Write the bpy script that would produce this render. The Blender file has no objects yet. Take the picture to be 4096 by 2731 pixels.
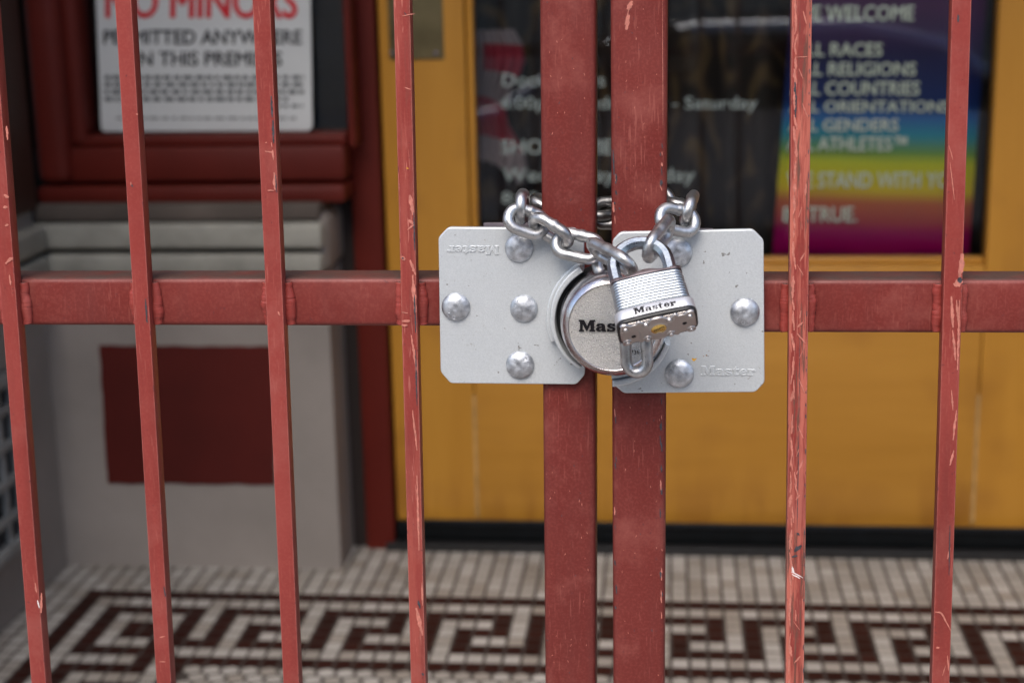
import bpy, bmesh, math, random
from math import sin, cos, pi, radians, sqrt, atan2
from mathutils import Vector, Matrix, noise
random.seed(7)
S = bpy.context.scene
COL = S.collection

# ------------------------------------------------------------------ camera
H = 1.1
FPX, PITCH, YAW, ROLL = 6257.0, 0.235, 0.10241, 0.02072
fw = Vector((-sin(YAW)*cos(PITCH), cos(YAW)*cos(PITCH), -sin(PITCH)))
r0 = Vector((cos(YAW), sin(YAW), 0)); u0 = r0.cross(fw)
CR = r0*cos(ROLL) - u0*sin(ROLL); CU = r0*sin(ROLL) + u0*cos(ROLL)
CAM = Vector((0, 0, H))
cd = bpy.data.cameras.new('camera'); cam = bpy.data.objects.new('camera', cd); COL.objects.link(cam)
cam.matrix_world = Matrix(((CR.x, CU.x, -fw.x, 0), (CR.y, CU.y, -fw.y, 0), (CR.z, CU.z, -fw.z, H), (0, 0, 0, 1)))
cd.sensor_width = 36; cd.lens = FPX/4096*36; cd.clip_start = .05; cd.clip_end = 500
cd.dof.use_dof = True; cd.dof.focus_distance = 1.135; cd.dof.aperture_fstop = 6.0; cd.dof.aperture_blades = 9
S.camera = cam
# ------------------------------------------------------------------ world, sun, exposure
SUN = Vector((-.12, -.62, .78)).normalized()
w = bpy.data.worlds.new('World'); S.world = w; w.use_nodes = True
nt = w.node_tree; nt.nodes.clear()
sky = nt.nodes.new('ShaderNodeTexSky'); sky.sky_type = 'NISHITA'; sky.sun_disc = False
sky.sun_elevation = math.asin(SUN.z); sky.sun_rotation = atan2(SUN.x, SUN.y)
sky.air_density = 1.0; sky.dust_density = 2.5; sky.ozone_density = 1.0
bg = nt.nodes.new('ShaderNodeBackground'); bg.inputs[1].default_value = .15
wo = nt.nodes.new('ShaderNodeOutputWorld')
nt.links.new(sky.outputs[0], bg.inputs[0]); nt.links.new(bg.outputs[0], wo.inputs[0])
sl = bpy.data.lights.new('sun', 'SUN'); sl.energy = 1.25; sl.angle = radians(40); sl.color = (1, .94, .86)
so = bpy.data.objects.new('sun', sl); COL.objects.link(so)
so.rotation_euler = SUN.to_track_quat('Z', 'Y').to_euler(); so.location = (0, 4, 12)
S.view_settings.view_transform = 'Standard'; S.view_settings.look = 'None'
S.view_settings.gamma = 1; S.view_settings.exposure = 1.0
S.cycles.max_bounces = 8; S.cycles.diffuse_bounces = 5; S.cycles.glossy_bounces = 5
S.cycles.caustics_reflective = False; S.cycles.caustics_refractive = False

# ------------------------------------------------------------------ helpers
def ray(px, py): return CR*((px-2048)/FPX) - CU*((py-1365.5)/FPX) + fw
def P(px, py, Y):
    d = ray(px, py); return CAM + d*(Y/d.y)
def PX(px, py, X):
    d = ray(px, py); return CAM + d*(X/d.x)

def tag(o, label=None, cat=None, group=None, kind=None):
    if label: o['label'] = label
    if cat: o['category'] = cat
    if group: o['group'] = group
    if kind: o['kind'] = kind
    return o
def empty(name, loc, label, cat, group=None):
    o = bpy.data.objects.new(name, None); COL.objects.link(o); o.location = loc; o.empty_display_size = .05
    return tag(o, label, cat, group)
def link(name, me, mats, parent=None, smooth=None):
    if not isinstance(mats, (list, tuple)): mats = [mats]
    for m in mats: me.materials.append(m)
    o = bpy.data.objects.new(name, me); COL.objects.link(o)
    if parent is not None:
        o.parent = parent; o.matrix_parent_inverse = Matrix.Identity(4)
        m = parent.matrix_basis.copy(); q = parent.parent
        while q is not None: m = q.matrix_basis @ m; q = q.parent
        me.transform(m.inverted())
    if smooth is not None:
        for f in me.polygons: f.use_smooth = True
        try: me.set_sharp_from_angle(angle=smooth)
        except Exception: pass
    return o
def bmobj(name, bm, mats, parent=None, smooth=None):
    bmesh.ops.recalc_face_normals(bm, faces=bm.faces[:])
    me = bpy.data.meshes.new(name); bm.to_mesh(me); bm.free()
    return link(name, me, mats, parent, smooth)
def hexa(bm, v, mat=0):
    vs = [bm.verts.new(p) for p in v]
    fs = []
    for f in ((0,1,2,3),(4,7,6,5),(0,4,5,1),(1,5,6,2),(2,6,7,3),(3,7,4,0)):
        fc = bm.faces.new([vs[i] for i in f]); fc.material_index = mat; fs.append(fc)
    return vs, fs
def box(bm, x0, x1, y0, y1, z0, z1, bev=0, seg=2, mat=0):
    vs, fs = hexa(bm, [(x0,y0,z0),(x1,y0,z0),(x1,y0,z1),(x0,y0,z1),(x0,y1,z0),(x1,y1,z0),(x1,y1,z1),(x0,y1,z1)], mat)
    if bev:
        es = list({e for f in fs for e in f.edges})
        bmesh.ops.bevel(bm, geom=es, offset=bev, segments=seg, affect='EDGES', profile=.5)
def boxobj(name, mats, b, parent=None, bev=0.0, seg=2):
    bm = bmesh.new(); box(bm, *b, bev=bev, seg=seg)
    return bmobj(name, bm, mats, parent, radians(35) if bev else None)
def pxbox(r, Y, depth):
    """rectangle of photo pixels on the plane Y -> box extents going back by depth"""
    x0, y0, x1, y1 = r; xm = (x0+x1)/2; ym = (y0+y1)/2
    return (P(x0, ym, Y).x, P(x1, ym, Y).x, Y, Y+depth, P(xm, y1, Y).z, P(xm, y0, Y).z)
def tube(bm, pts, rad, n=12, closed=False, up=None, flat=False, sq=1.0, rot=0):
    """sweep a circle; pts Vectors; rad number or list"""
    N = len(pts); rings = []
    nrm = None
    for i in range(N):
        a = pts[(i-1) % N] if (closed or i) else pts[0]; b = pts[(i+1) % N] if (closed or i < N-1) else pts[-1]
        t = (b-a).normalized()
        if up is not None: nrm = (up - t*up.dot(t)).normalized()
        elif nrm is None:
            q = Vector((0,0,1)) if abs(t.z) < .9 else Vector((1,0,0)); nrm = (q - t*q.dot(t)).normalized()
        else: nrm = (nrm - t*nrm.dot(t)).normalized()
        bn = t.cross(nrm); r = rad[i] if isinstance(rad, (list, tuple)) else rad
        rings.append([bm.verts.new(pts[i] + nrm*(r*cos(2*pi*k/n+rot)) + bn*(r*sq*sin(2*pi*k/n+rot))) for k in range(n)])
    for i in range(N if closed else N-1):
        A, B = rings[i], rings[(i+1) % N]
        for k in range(n):
            f = bm.faces.new((A[k], A[(k+1) % n], B[(k+1) % n], B[k])); f.smooth = not flat
    if not closed: bm.faces.new(rings[0][::-1]); bm.faces.new(rings[-1])
def lathe(bm, prof, M, n=48, mat=0):
    """prof: (r, h); axis = M's local Z"""
    rings = []
    for r, h in prof:
        if r < 1e-7: rings.append([bm.verts.new(M @ Vector((0, 0, h)))])
        else: rings.append([bm.verts.new(M @ Vector((r*cos(2*pi*k/n), r*sin(2*pi*k/n), h))) for k in range(n)])
    for A, B in zip(rings[:-1], rings[1:]):
        for k in range(n):
            k2 = (k+1) % n
            if len(A) == 1 and len(B) == 1: continue
            if len(A) == 1: f = bm.faces.new((A[0], B[k], B[k2]))
            elif len(B) == 1: f = bm.faces.new((A[k], A[k2], B[0]))
            else: f = bm.faces.new((A[k], A[k2], B[k2], B[k]))
            f.material_index = mat; f.smooth = True
def shape(name, polys, depth, M, mats, parent=None, bevel=0.0, smooth=.6, res=2):
    """filled 2D outlines (even-odd holes) extruded to local z 0..depth, placed by M (4x4)"""
    cu = bpy.data.curves.new(name, 'CURVE'); cu.dimensions = '2D'; cu.fill_mode = 'BOTH'
    cu.extrude = max(depth/2-bevel, 1e-5); cu.bevel_depth = bevel; cu.bevel_resolution = res; cu.offset = -bevel
    for poly in polys:
        sp = cu.splines.new('POLY'); sp.points.add(len(poly)-1)
        for i, p in enumerate(poly): sp.points[i].co = (p[0], p[1], 0, 1)
        sp.use_cyclic_u = True
    to = bpy.data.objects.new('tmp', cu); COL.objects.link(to)
    dg = bpy.context.evaluated_depsgraph_get(); me = bpy.data.meshes.new_from_object(to.evaluated_get(dg))
    bpy.data.objects.remove(to); bpy.data.curves.remove(cu)
    me.name = name; me.transform(M @ Matrix.Translation((0, 0, depth/2)))
    me.materials.clear()
    return link(name, me, mats, parent, smooth)
def textmesh(body, size, offset=0.0, extrude=.0004, align='LEFT', space=1.0):
    cu = bpy.data.curves.new('t', 'FONT'); cu.body = body; cu.size = size; cu.offset = offset; cu.extrude = extrude
    cu.align_x = align; cu.space_character = space; cu.resolution_u = 3
    to = bpy.data.objects.new('tmp', cu); COL.objects.link(to)
    dg = bpy.context.evaluated_depsgraph_get(); me = bpy.data.meshes.new_from_object(to.evaluated_get(dg))
    bpy.data.objects.remove(to); bpy.data.curves.remove(cu); me.materials.clear()
    return me
def textfit(name, lines, mats, parent, extrude=.0004):
    """lines: (body, TL, TR, BL, bold): each line fitted in the parallelogram of its cap height"""
    bm = bmesh.new()
    for body, TL, TR, BL, bold in lines:
        me0 = textmesh(body, 1.0, 0.0, extrude=0.0)
        xs = [v.co.x for v in me0.vertices]; x0, x1 = min(xs), max(xs); cap = .73
        ex = (TR-TL)/(x1-x0); ey = (TL-BL)/cap; nz = ex.cross(ey).normalized()
        for q, (sx_, sy_) in enumerate(((0, 0), (-bold, 0), (bold, 0), (0, bold*.6), (0, -bold*.6))[:5 if bold else 1]):
            me = me0.copy()
            for v in me.vertices:
                v.co = BL + ex*(v.co.x-x0+sx_) + ey*(v.co.y+sy_) + nz*(.0006+q*.00012)
            bm.from_mesh(me); bpy.data.meshes.remove(me)
        bpy.data.meshes.remove(me0)
    return bmobj(name, bm, mats, parent)

# ------------------------------------------------------------------ materials
def mat(name): 
    m = bpy.data.materials.new(name); m.use_nodes = True
    n = m.node_tree.nodes; b = n['Principled BSDF']; return m, m.node_tree, b
def nd(t, typ, **kw):
    n = t.nodes.new(typ)
    for k, v in kw.items():
        if k.startswith('i_'): n.inputs[k[2:].replace('_', ' ')].default_value = v
        else: setattr(n, k, v)
    return n
def coords(t, scale=(1,1,1), kind='Object', rnd=False):
    tc = nd(t, 'ShaderNodeTexCoord')
    if rnd:      # every piece gets its own stretch of the texture
        oi = nd(t, 'ShaderNodeObjectInfo'); va = nd(t, 'ShaderNodeVectorMath', operation='MULTIPLY_ADD')
        t.links.new(oi.outputs['Random'], va.inputs[0]); va.inputs[1].default_value = (3.1, 5.3, 7.7); t.links.new(tc.outputs[kind], va.inputs[2])
        return va.outputs[0]
    mp = nd(t, 'ShaderNodeMapping'); mp.inputs['Scale'].default_value = scale
    t.links.new(tc.outputs[kind], mp.inputs[0]); return mp.outputs[0]
def noise_(t, scale, co, detail=3, rough=.55):
    n = nd(t, 'ShaderNodeTexNoise'); n.inputs['Scale'].default_value = scale; n.inputs['Detail'].default_value = detail
    n.inputs['Roughness'].default_value = rough; t.links.new(co, n.inputs['Vector']); return n.outputs['Fac']
def ramp(t, fac, stops):
    r = nd(t, 'ShaderNodeValToRGB'); e = r.color_ramp.elements
    while len(e) < len(stops): e.new(.5)
    for i, (p, c) in enumerate(stops):
        e[i].position = p; e[i].color = c if len(c) == 4 else (*c, 1)
    t.links.new(fac, r.inputs[0]); return r.outputs[0]
def mixc(t, fac, a, b):
    m = nd(t, 'ShaderNodeMix', data_type='RGBA')
    for s, v in ((0, fac), (6, a), (7, b)):
        if hasattr(v, 'links') or isinstance(v, bpy.types.NodeSocket): t.links.new(v, m.inputs[s])
        else: m.inputs[s].default_value = v if not isinstance(v, tuple) else (*v, 1) if len(v) == 3 else v
    return m.outputs[2]
def math_(t, op, a, b=0.0):
    m = nd(t, 'ShaderNodeMath', operation=op)
    for i, v in enumerate((a, b)):
        if isinstance(v, bpy.types.NodeSocket): t.links.new(v, m.inputs[i])
        else: m.inputs[i].default_value = v
    return m.outputs[0]
def bump(t, b, h, strength=.3, dist=.001):
    n = nd(t, 'ShaderNodeBump'); n.inputs['Strength'].default_value = strength; n.inputs['Distance'].default_value = dist
    t.links.new(h, n.inputs['Height']); t.links.new(n.outputs[0], b.inputs['Normal'])
def simple(name, col, rough=.5, metal=0.0, var=.15, scale=30, bmp=0.0, spec=.5):
    m, t, b = mat(name); co = coords(t)
    f = noise_(t, scale, co, 4)
    c = ramp(t, f, [(.3, tuple(c*(1-var) for c in col)), (.7, tuple(min(1, c*(1+var)) for c in col))])
    t.links.new(c, b.inputs['Base Color']); b.inputs['Roughness'].default_value = rough; b.inputs['Metallic'].default_value = metal
    b.inputs['Specular IOR Level'].default_value = spec
    if bmp: bump(t, b, noise_(t, scale*4, co, 5), bmp)
    return m
def paint(name, wear=0.3, edge=.5, rub=0.0, dk=1.0, er=.0014, ecol=(.50, .18, .145)):
    m, t, b = mat(name); co = coords(t, rnd=True)
    big = noise_(t, 9, co, 4); fine = noise_(t, 500, co, 2)
    base = ramp(t, big, [(.25, tuple(v*dk for v in (.205, .031, .025))), (.5, tuple(v*dk for v in (.235, .037, .030))), (.8, tuple(v*dk for v in (.285, .055, .045)))])
    base = mixc(t, math_(t, 'MULTIPLY', ramp(t, fine, [(.45, (0,0,0)), (.75, (1,1,1))]), .16), base, (.38, .11, .085))
    # fine scratches running in several directions
    m1 = nd(t, 'ShaderNodeMapping'); t.links.new(co, m1.inputs[0]); m1.inputs['Rotation'].default_value = (0, .75, 0); m1.inputs['Scale'].default_value = (700, 700, 70)
    m2 = nd(t, 'ShaderNodeMapping'); t.links.new(co, m2.inputs[0]); m2.inputs['Rotation'].default_value = (0, -.8, 0); m2.inputs['Scale'].default_value = (620, 620, 45)
    s1 = noise_(t, 1, m1.outputs[0], 2, .4); s2 = noise_(t, 1.0, m2.outputs[0], 2, .4)
    sc = math_(t, 'MAXIMUM', ramp(t, s1, [(.645, (0,0,0)), (.70, (1,1,1))]), ramp(t, s2, [(.655, (0,0,0)), (.71, (1,1,1))]))
    reg = ramp(t, noise_(t, 14, co, 2), [(.42, (0,0,0)), (.62, (1,1,1))])
    base = mixc(t, math_(t, 'MULTIPLY', math_(t, 'MULTIPLY', sc, reg), min(1, wear)), base, (.42, .14, .11))
    if rub:
        m3 = nd(t, 'ShaderNodeMapping'); t.links.new(co, m3.inputs[0]); m3.inputs['Scale'].default_value = (150, 150, 9); m3.inputs['Rotation'].default_value = (0, .04, 0)
        r3 = noise_(t, 1, m3.outputs[0], 6, .65)
        base = mixc(t, math_(t, 'MULTIPLY', ramp(t, r3, [(.46, (0,0,0)), (.56, (1,1,1))]), rub), base, (.45, .125, .09))
        base = mixc(t, math_(t, 'MULTIPLY', ramp(t, noise_(t, 1.7, m3.outputs[0], 6, .7), [(.53, (0,0,0)), (.60, (1,1,1))]), rub*.95), base, (.13, .06, .045))
    mg = nd(t, 'ShaderNodeMapping'); t.links.new(co, mg.inputs[0]); mg.inputs['Scale'].default_value = (60, 60, 5)
    base = mixc(t, math_(t, 'MULTIPLY', ramp(t, noise_(t, 1, mg.outputs[0], 5, .6), [(.50, (0,0,0)), (.72, (1,1,1))]), .45), base, (.13, .028, .024))
    base = mixc(t, math_(t, 'MULTIPLY', ramp(t, noise_(t, 22, co, 6, .7), [(.52, (0,0,0)), (.70, (1,1,1))]), .30), base, (.34, .11, .09))
    # worn arrises
    bv = nd(t, 'ShaderNodeBevel', samples=4); bv.inputs[0].default_value = er
    geo = nd(t, 'ShaderNodeNewGeometry'); dp = nd(t, 'ShaderNodeVectorMath', operation='DOT_PRODUCT')
    t.links.new(bv.outputs[0], dp.inputs[0]); t.links.new(geo.outputs['Normal'], dp.inputs[1])
    em = ramp(t, dp.outputs['Value'], [(.90, (1,1,1)), (.995, (0,0,0))])
    en = noise_(t, 60, co, 5, .7)
    base = mixc(t, math_(t, 'MULTIPLY', math_(t, 'MULTIPLY', em, ramp(t, en, [(.40, (.5,.5,.5)), (.55, (1,1,1))])), edge), base, ecol)
    base = mixc(t, math_(t, 'MULTIPLY', math_(t, 'MULTIPLY', em, ramp(t, noise_(t, 130, co, 4, .7), [(.60, (0,0,0)), (.63, (1,1,1))])), edge), base, (.05, .045, .055))
    # dust lying on upward faces of the metal
    sep = nd(t, 'ShaderNodeSeparateXYZ'); t.links.new(geo.outputs['Normal'], sep.inputs[0])
    up = ramp(t, sep.outputs['Z'], [(.62, (0,0,0)), (.85, (1,1,1))])
    base = mixc(t, math_(t, 'MULTIPLY', up, math_(t, 'MULTIPLY', ramp(t, noise_(t, 35, co, 4), [(.3, (.5,.5,.5)), (.6, (1,1,1))]), .95)), base, (.075, .048, .042))
    base = mixc(t, math_(t, 'MULTIPLY', ramp(t, noise_(t, 240, co, 3), [(.69, (0,0,0)), (.72, (1,1,1))]), .75), base, (.12, .03, .03))
    t.links.new(base, b.inputs['Base Color'])
    b.inputs['Roughness'].default_value = .42; b.inputs['Specular IOR Level'].default_value = .27
    rr = ramp(t, noise_(t, 40, co, 4), [(.3, (.36,.36,.36)), (.7, (.52,.52,.52))]); t.links.new(rr, b.inputs['Roughness'])
    bump(t, b, math_(t, 'ADD', math_(t, 'MULTIPLY', noise_(t, 260, co, 3), .35), noise_(t, 55, co, 3)), .25, .0006)
    return m
M_paint = paint('red_paint', .35, .75)
M_post = paint('red_post_paint', .28, .75, dk=.60, er=.0035, ecol=(.30, .12, .10))
M_rail = paint('red_rail_paint', .2, .8, dk=.66)
M_worn = paint('worn_red_paint', 1.0, 1.0, rub=1.0)
M_semi = paint('rubbed_red_paint', 1.0, 1.0, rub=.22)
M_weld = paint('weld_paint', .2, .2, dk=1.1)
M_primer = simple('salmon_primer', (.46, .155, .115), .6, 0, .25, 300, .2)
M_bare = simple('dark_bare_metal', (.055, .055, .065), .5, .3, .4, 300, .2)
M_white = simple('white_scrape', (.7, .62, .6), .6, 0, .1, 200)
M_rust = simple('orange_rust', (.55, .22, .03), .8, 0, .4, 300)

def metal(name, col, r0_, r1_, var=.2, scale=60, streak=0.0, bmp=.15, dirt=.5, bscale=400, dirtcol=(.10, .09, .08), bd=.0005):
    m, t, b = mat(name); co = coords(t, rnd=True)
    f = noise_(t, scale, co, 5, .65)
    c = ramp(t, f, [(.3, tuple(x*(1-var) for x in col)), (.7, tuple(min(1, x*(1+var)) for x in col))])
    c = mixc(t, math_(t, 'MULTIPLY', ramp(t, noise_(t, scale*4, co, 6, .7), [(.56, (0,0,0)), (.68, (1,1,1))]), dirt), c, dirtcol)
    t.links.new(c, b.inputs['Base Color']); b.inputs['Metallic'].default_value = 1
    rr = ramp(t, noise_(t, scale*1.5, co, 4), [(.3, (r0_,)*3), (.7, (r1_,)*3)]); t.links.new(rr, b.inputs['Roughness'])
    if bmp: bump(t, b, noise_(t, bscale, co, 4), bmp, bd)
    return m
M_zinc = metal('galvanised_steel', (.45, .45, .45), .32, .52, .32, 90, dirt=.8)
M_zincdull = metal('dull_zinc', (.50, .52, .55), .42, .65, .45, 160, dirt=.7, bmp=.35)
M_cast = metal('plated_shackle', (.36, .40, .44), .24, .4, .15, 90, dirt=.45, bmp=.2)
M_lam = metal('laminated_zinc', (.50, .54, .57), .28, .4, .12, 250, dirt=.3, bmp=.15)
M_topst = metal('brown_steel', (.33, .28, .285), .35, .5, .2, 120, dirt=.4, bmp=.2)
M_stain = metal('stainless_plate', (.52, .485, .47), .3, .4, .06, 60, dirt=.0, bmp=.04)
M_brass = metal('brass', (.80, .56, .17), .2, .32, .1, 200, dirt=.2)
M_chrome = metal('chromed_bezel', (.58, .55, .56), .10, .26, .12, 150, dirt=.2, bmp=.35, bscale=900)
M_pebble = metal('pebbled_steel', (.50, .485, .46), .25, .35, .12, 900, dirt=.1, bmp=1.0, bscale=1500, bd=.0012)
M_band = simple('silver_band', (.52, .53, .56), .38, .55, .04, 60)
M_black = simple('black_rubber_and_shade', (.012, .012, .013), .4, 0, .2, 60)
M_ink = simple('black_ink', (.008, .007, .009), .5, 0, .1, 60, 0, .2)
M_darkst = metal('dark_steel', (.16, .14, .16), .4, .6, .2, 60)
def plate_mat():
    m, t, b = mat('silver_painted_plate'); co = coords(t)
    c = ramp(t, noise_(t, 900, co, 2), [(.3, (.555, .585, .60)), (.7, (.64, .67, .685))])
    c = mixc(t, math_(t, 'MULTIPLY', ramp(t, noise_(t, 11, co, 4), [(.35, (0,0,0)), (.75, (1,1,1))]), .25), c, (.49, .515, .53))
    sp = ramp(t, noise_(t, 190, co, 3, .6), [(.705, (0,0,0)), (.73, (1,1,1))])
    c = mixc(t, math_(t, 'MULTIPLY', sp, .7), c, (.12, .10, .08))
    sp2 = math_(t, 'MULTIPLY', ramp(t, noise_(t, 420, co, 4, .7), [(.63, (0,0,0)), (.68, (1,1,1))]), ramp(t, noise_(t, 23, co, 2), [(.56, (0,0,0)), (.66, (1,1,1))]))
    c = mixc(t, math_(t, 'MULTIPLY', sp2, .45), c, (.2, .16, .12))
    t.links.new(c, b.inputs['Base Color']); b.inputs['Metallic'].default_value = .45; b.inputs['Roughness'].default_value = .45
    bump(t, b, noise_(t, 1100, co, 3), .25, .0003); return m
M_plate = plate_mat()
M_gshade = simple('engraving_shade', (.40, .41, .41), .5, .3, .1, 200)  # darker grey paints the shade inside the engraved lines

def wood(name, c0, c1, c2, vertical=True, rough=.4):
    m, t, b = mat(name); co = coords(t, (14, 14, 1.1) if vertical else (1.1, 14, 14))
    f = noise_(t, 1.6, co, 6, .6)
    c = ramp(t, f, [(.25, c0), (.5, c1), (.75, c2)])
    co2 = coords(t); k = noise_(t, 5.5, co2, 2)
    c = mixc(t, math_(t, 'MULTIPLY', ramp(t, k, [(.52, (0,0,0)), (.72, (1,1,1))]), .5), c, (.27, .11, .018))
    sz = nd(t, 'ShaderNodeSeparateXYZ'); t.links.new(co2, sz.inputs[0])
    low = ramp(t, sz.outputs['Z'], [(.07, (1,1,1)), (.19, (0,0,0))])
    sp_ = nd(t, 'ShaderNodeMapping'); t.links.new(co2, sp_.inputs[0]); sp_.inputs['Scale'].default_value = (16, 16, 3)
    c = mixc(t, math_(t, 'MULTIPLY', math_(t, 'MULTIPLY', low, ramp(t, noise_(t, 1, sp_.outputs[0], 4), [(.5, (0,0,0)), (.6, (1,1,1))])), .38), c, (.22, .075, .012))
    t.links.new(c, b.inputs['Base Color']); b.inputs['Roughness'].default_value = rough
    bump(t, b, f, .1); return m
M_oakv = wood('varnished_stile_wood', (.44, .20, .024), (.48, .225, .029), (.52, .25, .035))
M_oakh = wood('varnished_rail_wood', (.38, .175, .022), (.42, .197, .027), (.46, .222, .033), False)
M_redw = simple('red_joinery', (.098, .010, .006), .55, 0, .12, 8, .05, .25)
M_redp = simple('dark_red_panel_paint', (.070, .007, .005), .65, 0, .15, 6, .05, .25)
M_wall = simple('grey_render', (.25, .222, .203), .85, 0, .16, 4, .5)
M_cream = simple('cream_moulding', (.26, .255, .225), .75, 0, .22, 12, .3)
M_sill = simple('grimy_sill', (.085, .068, .058), .9, 0, .3, 9)
M_groove = simple('dark_groove', (.12, .10, .075), .9, 0, .3, 20)  # darker brown for the strips between and below the moulding courses
M_grout = simple('grout', (.040, .032, .028), .9, 0, .3, 60)
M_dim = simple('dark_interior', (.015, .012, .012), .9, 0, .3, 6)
M_signw = simple('sign_white', (.62, .64, .64), .4, 0, .04, 8)
M_signr = simple('sign_red', (.62, .02, .03), .5, 0, .05, 8)
M_signk = simple('sign_black', (.03, .03, .035), .5, 0, .05, 8)
M_signg = simple('sign_grey_print', (.11, .115, .12), .6, 0, .1, 8)
M_letter = simple('white_vinyl', (.27, .32, .31), .5, 0, .05, 8)
M_plt = simple('aged_brass_plate', (.20, .165, .085), .38, .7, .2, 20)
M_grille = simple('grey_cast_iron_paint', (.24, .25, .25), .5, 0, .15, 20, .2)
M_conc = simple('concrete', (.33, .31, .29), .9, 0, .12, 3, .3)
M_asph = simple('asphalt', (.06, .06, .062), .9, 0, .25, 40, .4)
def tilemat(name, cols, rough, dirt=(.10, .085, .07), spec=.2):
    m, t, b = mat(name); g = nd(t, 'ShaderNodeNewGeometry')
    c = ramp(t, g.outputs['Random Per Island'], cols); co = coords(t)
    c = mixc(t, math_(t, 'MULTIPLY', ramp(t, noise_(t, 9, co, 5), [(.4, (0,0,0)), (.75, (1,1,1))]), .35), c, dirt)
    t.links.new(c, b.inputs['Base Color']); b.inputs['Roughness'].default_value = rough; b.inputs['Specular IOR Level'].default_value = spec; return m
M_tl = tilemat('cream_tile', [(0, (.28, .25, .22)), (.4, (.34, .32, .295)), (1, (.43, .41, .39))], .5)
M_td = tilemat('maroon_tile', [(0, (.022, .006, .004)), (.5, (.027, .008, .006)), (1, (.034, .010, .007))], .7, (.012, .006, .005), .08)
def glassmat(name, rough=0.0, tint=(.95, .97, .96)):
    m = bpy.data.materials.new(name); m.use_nodes = True; t = m.node_tree; t.nodes.clear()
    o = nd(t, 'ShaderNodeOutputMaterial'); mx = nd(t, 'ShaderNodeMixShader'); tr = nd(t, 'ShaderNodeBsdfTransparent'); gl = nd(t, 'ShaderNodeBsdfGlossy')
    tr.inputs[0].default_value = (*tint, 1); gl.inputs['Roughness'].default_value = rough
    fr = nd(t, 'ShaderNodeFresnel'); fr.inputs[0].default_value = 1.45
    t.links.new(fr.outputs[0], mx.inputs[0]); t.links.new(tr.outputs[0], mx.inputs[1]); t.links.new(gl.outputs[0], mx.inputs[2]); t.links.new(mx.outputs[0], o.inputs[0])
    return m
M_glass = glassmat('window_glass')
def curtainmat():
    m, t, b = mat('patterned_curtain'); co = coords(t)
    v = nd(t, 'ShaderNodeTexVoronoi'); v.inputs['Scale'].default_value = 16; t.links.new(co, v.inputs['Vector'])
    wv = nd(t, 'ShaderNodeTexWave', wave_type='RINGS'); wv.inputs['Scale'].default_value = 6; wv.inputs['Distortion'].default_value = 9; wv.inputs['Detail'].default_value = 2; t.links.new(co, wv.inputs['Vector'])
    f = math_(t, 'MULTIPLY', wv.outputs['Fac'], v.outputs['Distance'])
    c = ramp(t, f, [(.25, (.014, .009, .008)), (.45, (.05, .03, .018)), (.6, (.09, .055, .025))])
    t.links.new(c, b.inputs['Base Color']); b.inputs['Roughness'].default_value = .8; return m
M_curt = curtainmat()

# ------------------------------------------------------------------ setting: floor
GX0, GY0, TS, TY = -.96087*H, 2.36792*H, .0276*H, .0276*1.114*H
def key(r, u):
    if r > u: r, u = u, r
    if r == 0: return 1
    if r < 0: return 0
    if r == 1: return 0
    if u < 8:
        if r == 7: return 0
        if u == 7: return 1 if r <= 6 else 0
        if r == 2: return 1
        if r == 3: return 0
        if r in (4, 5) and u in (4, 5): return 1
        if r == 6 and u == 6: return 1
        return 0
    if r == 7: return 0
    if r == 8: return 1
    if r > 8: return -1
    c = (u-8) % 6
    return int({2: c != 0, 3: c in (1, 5), 4: c not in (0, 2), 5: c in (1, 3), 6: c != 2}[r])
bm = bmesh.new()
for f in [bm.faces.new([bm.verts.new(p) for p in ((-1.6, 1.02, 0), (1.7, 1.02, 0), (1.7, 3.1, 0), (-1.6, 3.1, 0))])]: f.material_index = 0
def tile(poly, z, mi):
    up = [bm.verts.new((x, y, z)) for x, y in poly]; dn = [bm.verts.new((x, y, -.001)) for x, y in poly]
    f = bm.faces.new(up); f.material_index = mi
    for i in range(len(poly)):
        j = (i+1) % len(poly); f = bm.faces.new((up[i], dn[i], dn[j], up[j])); f.material_index = mi
for r in range(-13, 47):
    for u in range(-8, 86):
        kx = key(r, u)
        if kx < 0: continue
        gx, gy = TS*.09, TY*.065
        x0, x1 = GX0+TS*u+gx, GX0+TS*(u+1)-gx; y1, y0 = GY0-TY*r-gy, GY0-TY*(r+1)+gy
        if x0 > 1.6 or y0 < 1.03: continue
        j = [random.uniform(-.0004, .0004) for _ in range(8)]
        tile([(x0+j[0], y0+j[1]), (x1+j[2], y0+j[3]), (x1+j[4], y1+j[5]), (x0+j[6], y1+j[7])], .0007+random.uniform(-.0002, .0002), 2 if kx else 1)
R6 = TS*.5
row = 0; y = GY0-TY*9.45
while y > 1.05:
    x = GX0+TS*9.5 + (TS*.52 if row % 2 else 0)
    while x < 1.6:
        tile([(x+R6*.98*cos(a), y+R6*.98*sin(a)) for a in [pi/6+k*pi/3 for k in range(6)]], .0007+random.uniform(-.0002, .0002), 1)
        x += TS*1.04
    y -= TS*.90; row += 1
floor = bmobj('floor', bm, [M_grout, M_tl, M_td]); tag(floor, kind='structure')
for nme, mt_, b in (('road', M_asph, (-40, 40, -9.5, -2.2, -.9, -.62)), ('pavement', M_conc, (-40, 40, -12.5, -9.5, -.9, -.48))):
    tag(boxobj(nme, mt_, b), kind='structure')
bm = bmesh.new(); hexa(bm, [(-12, -2.2, -.95), (12, -2.2, -.95), (12, -2.2, -.48), (-12, -2.2, -.48), (-12, 1.02, -.95), (12, 1.02, -.95), (12, 1.02, -.002), (-12, 1.02, -.002)])
tag(bmobj('pavement', bm, M_conc), kind='structure')
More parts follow.
